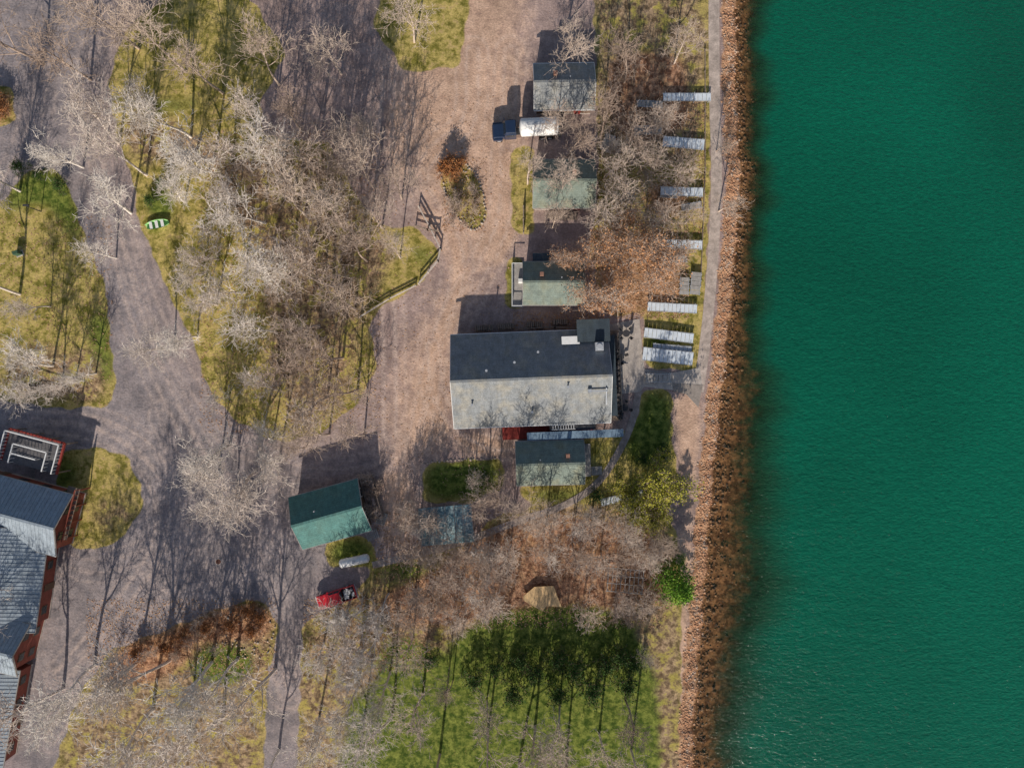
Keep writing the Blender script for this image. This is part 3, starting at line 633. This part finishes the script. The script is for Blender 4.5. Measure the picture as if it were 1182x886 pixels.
dock(772,225,20,5,-4,greyw,.3); dock(798,238,24,6,10,greyw,.3); dock(778,300,30,6,5,greyw,.25); dock(750,120,30,6,-3,greyw,.3)
fr=pxroot('dock_frame_rack',722,670,.8,-5); pm=M()
for i in range(9): pm.box(-2.4+i*.6,0,.7,.09,3.4,.12)
for y_ in(-1.6,-.5,.6,1.6): pm.box(0,y_,.8,5.2,.09,.08)
for s in(-2.3,2.3):
    for y_ in(-1.5,1.5): pm.box(s,y_,.35,.12,.12,.7)
pm.obj('frame',greyw,fr)
x,y=W(627,690,.6); tp_=empty('wooden_platform',x,y,0,0)
pl=[(-23,-2),(-10,-13),(12,-14),(16,-3),(21,10),(4,9),(-1,15),(-22,3)]
M().poly([(a*S,-b*S) for a,b in pl],.5,.6).obj('deck_top',newwood,tp_); pm=M()
for i in range(9): pm.box(-2.0+i*.45,.1,.612,.03,1.6,.02)
pm.obj('board_joints',wood,tp_); pm=M()
for a,b in((-1.8,0),(0,1.1),(1.2,1.1),(1.6,-.8),(-.1,-1.0)): pm.box(a,b,.25,.14,.14,.5)
pm.obj('posts',wood,tp_)
# ------------------------------------------------------------ fences
def fence(name,pl,mat,hh=1.0,sp=1.8,rw=.12):
    P=[Vector((*W(*p),0)) for p in pl]; r=empty(name,P[0].x,P[0].y,0); o=P[0]; pm=M(); rm=M()
    for a,b in zip(P[:-1],P[1:]):
        n=max(1,int((b-a).length/sp))
        for i in range(n+1): q=a+(b-a)*i/n-o; pm.box(q.x,q.y,hh/2,.16,.16,hh)
        for z in(hh*.9,hh*.5): rm.beam((a.x-o.x,a.y-o.y,z),(b.x-o.x,b.y-o.y,z),rw,.12)
    pm.obj('posts',mat,r); rm.obj('rails',mat,r)
lw=simple('pale_rail_wood',(0.55,0.48,0.42),.8)
fence('rail_fence',[(484,240),(496,262),(509,288),(506,302),(484,328)],lw,1.0,1.6,.16); fence('rail_fence',[(480,330),(450,345),(416,366)],lw,.6,2.4,.14)
fence('rail_fence',[(480,262),(494,266),(507,268)],wood,1.0,1.6,.14)
fence('wood_fence',[(604,270),(604,240)],wood,1.2); fence('wood_fence',[(676,380),(640,378),(600,380)],wood,1.3,1.4)
fence('shore_fence',[(813,60),(813,200),(808,330)],wood,.5,2.5,.07)
for (u,v,n,a) in((560,379,9,2),(585,377,8,2),(618,375,8,0),(648,372,7,0)):
    wp=pxroot('woodpile',u,v,0,a); pm=M()
    for r_ in range(3):
        for i in range(n): x_=-n*.14+i*.28+random.uniform(-.03,.03); pm.cyl((x_,-.35+random.uniform(-.1,.1),.15+r_*.26),(x_,.4+random.uniform(-.1,.1),.15+r_*.26),random.uniform(.1,.14),n=7)
    pm.obj('logs',wood,wp)
rock2=rockmat('landscape_stone',(0.40,0.33,0.28),(0.50,0.42,0.35),(0.25,0.23,0.22))
def stone_line(name,pl,sp,r):
    P=[]; 
    for a,b in zip(pl[:-1],pl[1:]):
        n=max(1,int(math.hypot(b[0]-a[0],b[1]-a[1])*S/sp))
        for i in range(n): t_=i/n; x,y=W(a[0]+(b[0]-a[0])*t_,a[1]+(b[1]-a[1])*t_); P.append((x+random.gauss(0,.07),y+random.gauss(0,.07),.05))
    P=np.array(P); stones(name,P,rng.uniform(r*.6,r*1.2,len(P)),rock2)
isl=smooth(g_isl+[g_isl[0]],2); stone_line('island_stones',isl,.4,.19)
stone_line('bed_stones',[(485,535),(530,530),(580,529)],.5,.18); stone_line('shrub_bed_stones',[(240,705),(270,715),(300,710),(318,722),(308,760)],.8,.22)
n=120; uu=rng.uniform(514,556,n); vv=rng.uniform(195,262,n); stones('island_pebbles',np.stack([(uu-591)*S,(443-vv)*S,np.full(n,.05)],-1),rng.uniform(.06,.14,n),rock2)
n=60; uu=rng.uniform(250,310,n); vv=rng.uniform(700,760,n); stones('garden_rocks',np.stack([(uu-591)*S,(443-vv)*S,np.full(n,.05)],-1),rng.uniform(.08,.2,n),rock2)
mh=pxroot('manhole_cover',252,648); M().cyl((0,0,-.05),(0,0,.02),.36,n=24).obj('cover',simple('rusty_iron',(0.16,0.07,0.05),.8),mh); M().cyl((0,0,-.05),(0,0,.012),.46,n=24).obj('ring',concrete,mh)
# ------------------------------------------------------------ propane tank
def capsule(mm,x0,x1,r,z,n=20,bul=.6):
    k=5
    rings=[(x0-r*bul*math.cos(math.pi/2*i/k),max(.02,r*math.sin(math.pi/2*i/k))) for i in range(k+1)]+[(x1+r*bul*math.sin(math.pi/2*i/k),max(.02,r*math.cos(math.pi/2*i/k))) for i in range(k+1)]
    vs=[];fs=[]
    for x,rr_ in rings:
        for j in range(n): t_=2*math.pi*j/n; vs.append((x,rr_*math.cos(t_),z+rr_*math.sin(t_)))
    for i in range(len(rings)-1):
        for j in range(n): fs.append((i*n+j,i*n+(j+1)%n,(i+1)*n+(j+1)%n,(i+1)*n+j))
    fs.append(tuple(range(n))); fs.append(tuple(range((len(rings)-1)*n,len(rings)*n))); mm.add(vs,fs)
pt=pxroot('propane_tank',409,647,1,12); c_=M(); capsule(c_,-1.75,1.75,.6,1.0); c_.obj('tank_shell',white,pt,smooth=True)
M().cyl((0,0,1.5),(0,0,1.78),.22,n=14).obj('dome_cap',metal,pt); c_=M().box(-1.2,0,.25,.25,1.0,.5); c_.box(1.2,0,.25,.25,1.0,.5); c_.obj('saddles',concrete,pt)
# ------------------------------------------------------------ vehicles
def paint(name,col):
    m=NT(name); n=m.noise(1.5,4); c=m.mix(1,col,m.gray(n,.9,1.1),'MULTIPLY'); m.b.inputs['Coat Weight'].default_value=.6; return m.fin(c,.35,0,.5)
def wheels(root,xs,ty,r=.38,w=.26):
    a=M();b=M()
    for x in xs:
        for s in(-1,1): a.cyl((x,s*ty-w/2*s,r),(x,s*ty+w/2*s,r),r,n=20); b.cyl((x,s*ty,r),(x,s*(ty+w/2+.015),r),r*.55,n=14)
    a.obj('tyres',rubber,root,bevel=.03); b.obj('hubs',metal,root)
def pickup(u,v,a,pm_,name='pickup_truck'):
    r=pxroot(name,u,v,.8,a)
    body=M(); body.extr([(-.85,.45),(-.85,1.02),(1.0,1.08),(1.9,1.05),(2.4,.98),(2.66,.82),(2.7,.45)],-.93,.93,'y'); body.obj('front_body',pm_,r,bevel=.07)
    bed=M(); bed.box(-1.8,0,.55,1.92,1.84,.12); bed.box(-1.8,.89,.8,1.92,.09,.5); bed.box(-1.8,-.89,.8,1.92,.09,.5); bed.box(-2.74,0,.8,.08,1.86,.5); bed.obj('cargo_bed',pm_,r,bevel=.02)
    M().box(-1.8,0,.64,1.8,1.66,.03).obj('bed_liner',dark,r)
    M().box(.0,0,1.33,1.95,1.74,.62,0,.72,.84,-.12).obj('greenhouse_glass',glass,r,bevel=.04)
    M().box(-.12,0,1.66,1.42,1.44,.07).obj('cab_roof',pm_,r,bevel=.03)
    pl_=M()
    for s in(-1,1):
        pl_.beam((.98,s*.84,1.05),(.58,s*.71,1.66),.07); pl_.beam((-.97,s*.84,1.05),(-.83,s*.71,1.66),.09); pl_.beam((.05,s*.86,1.05),(.0,s*.735,1.64),.06)
        pl_.box(.85,s*1.05,1.15,.14,.2,.16)
    pl_.obj('pillars_mirrors',pm_,r); b_=M(); b_.box(2.75,0,.52,.14,1.84,.2); b_.box(-2.84,0,.52,.14,1.8,.18); b_.obj('bumpers',metal,r,bevel=.03)
    l_=M(); 
    for s in(-.72,.72): l_.box(2.66,s,.76,.1,.3,.14)
    l_.obj('headlights',white,r); wheels(r,(-1.75,1.75),.82); return r
red=paint('red_car_paint',(0.60,0.015,0.025)); navy=paint('navy_truck_paint',(0.015,0.03,0.07))
rt=pickup(388,689,188+10,red)
cg=M()
for i in range(12): cg.box(-1.1-random.uniform(0,1.5),random.uniform(-.6,.6),.85,random.uniform(.2,.7),random.uniform(.15,.4),random.uniform(.2,.5),random.random()*3)
cg.obj('bed_cargo',simple('cargo_mix',(0.5,0.5,0.5),.6,0,.9,2.5),rt)
tk=pxroot('tank_truck',606,149,1.5,183)
M().box(-.6,0,.75,7.6,.9,.25).obj('chassis',dark,tk)
b_=M(); b_.extr([(2.2,.6),(2.2,1.5),(3.6,1.48),(4.35,1.35),(4.5,1.1),(4.5,.6)],-.95,.95,'y'); b_.box(2.0,0,1.5,1.6,2.1,1.8); b_.obj('cab_body',navy,tk,bevel=.1)
M().box(2.05,0,2.55,1.62,2.0,.45,0,.8,.86,-.1).obj('cab_upper',navy,tk,bevel=.08)
g_=M(); g_.beam((2.93,0,1.95),(2.72,0,2.68),1.7,.05); 
for s in(-1,1): g_.box(2.05,s*1.06,2.0,1.0,.05,.6)
g_.obj('cab_windows',glass,tk)
b_=M(); 
for s in(-1,1):
    b_.box(3.75,s*1.08,.95,1.3,.3,.5); b_.box(2.8,s*1.35,2.0,.1,.2,.4)
b_.obj('fenders_mirrors',navy,tk,bevel=.05)
c_=M(); capsule(c_,-4.3,.45,1.18,2.1,24,.28); c_.obj('tank_shell',white,tk,smooth=True)
c_=M(); c_.box(-2,0,3.32,3.4,.4,.05); c_.cyl((-1,0,3.2),(-1,0,3.45),.24); c_.cyl((-3,0,3.2),(-3,0,3.4),.18); c_.obj('tank_catwalk',metal,tk)
c_=M(); c_.box(-4.6,0,1.0,.6,2.2,.8); c_.cyl((-4.7,-.6,1.7),(-4.7,.6,1.7),.4,n=16); c_.obj('hose_reel',dark,tk); wheels(tk,(-3.4,-2.4,3.6),.95,.5,.35)
sg_=pxroot('lamp_post',36,240,2,0); M().cyl((0,0,0),(0,0,3.4),.07,.05,n=10).obj('pole',dark,sg_); M().box(.3,0,3.45,.8,.25,.12).obj('lamp_head',dark,sg_); 
sg_=pxroot('utility_box',20,292,.5,20); M().box(0,0,.5,.8,.5,1.0).obj('cabinet',simple('green_cabinet',(0.05,0.10,0.06),.6),sg_,bevel=.03); M().box(0,0,.04,1.1,.8,.08).obj('pad',concrete,sg_)
cn=pxroot('green_rowboat',181,259,.4,12); mm=M(); st_=[]
for i in range(9):
    x_=-1.6+i*.4; w_=.62*math.sqrt(max(.02,1-(x_/1.75)**2)); st_.append([(x_,-w_,.55),(x_,-w_*.7,.1),(x_,w_*.7,.1),(x_,w_,.55)])
for i in range(8):
    a=st_[i];b=st_[i+1]
    for j in range(3): mm.add([a[j],a[j+1],b[j+1],b[j]],[(0,1,2,3)])
mm.obj('hull',simple('green_boat_paint',(0.30,0.58,0.22),.5),cn); mm=M()
for x_ in(-.8,0,.8): mm.box(x_,0,.48,.4,1.0,.05)
mm.obj('seats',white,cn)
# ------------------------------------------------------------ light, sky, camera
el=math.radians(25); az=math.radians(7)
d=Vector((math.sin(az)*math.cos(el),math.cos(az)*math.cos(el),-math.sin(el)))
sl=bpy.data.lights.new('sun','SUN'); sl.energy=5.0; sl.angle=math.radians(.5); sl.color=(1,.91,.79); so=bpy.data.objects.new('sun',sl); so.rotation_euler=d.to_track_quat('-Z','Y').to_euler(); SC.collection.objects.link(so)
w=bpy.data.worlds.new('World'); SC.world=w; w.use_nodes=True; nt=w.node_tree; sky=nt.nodes.new('ShaderNodeTexSky'); sky.sky_type='NISHITA'; sky.sun_disc=False; sky.sun_elevation=el; sky.sun_rotation=math.radians(187)
bg=nt.nodes['Background']; nt.links.new(sky.outputs[0],bg.inputs[0]); bg.inputs[1].default_value=.09
cam=bpy.data.cameras.new('camera'); co=bpy.data.objects.new('camera',cam); co.location=(0,0,H); cam.sensor_width=36; cam.lens=36*H/(1182*S); cam.clip_end=5000; SC.collection.objects.link(co); SC.camera=co
SC.view_settings.view_transform='Standard'; SC.view_settings.look='None'; SC.view_settings.exposure=0
print('objs',len(bpy.data.objects))
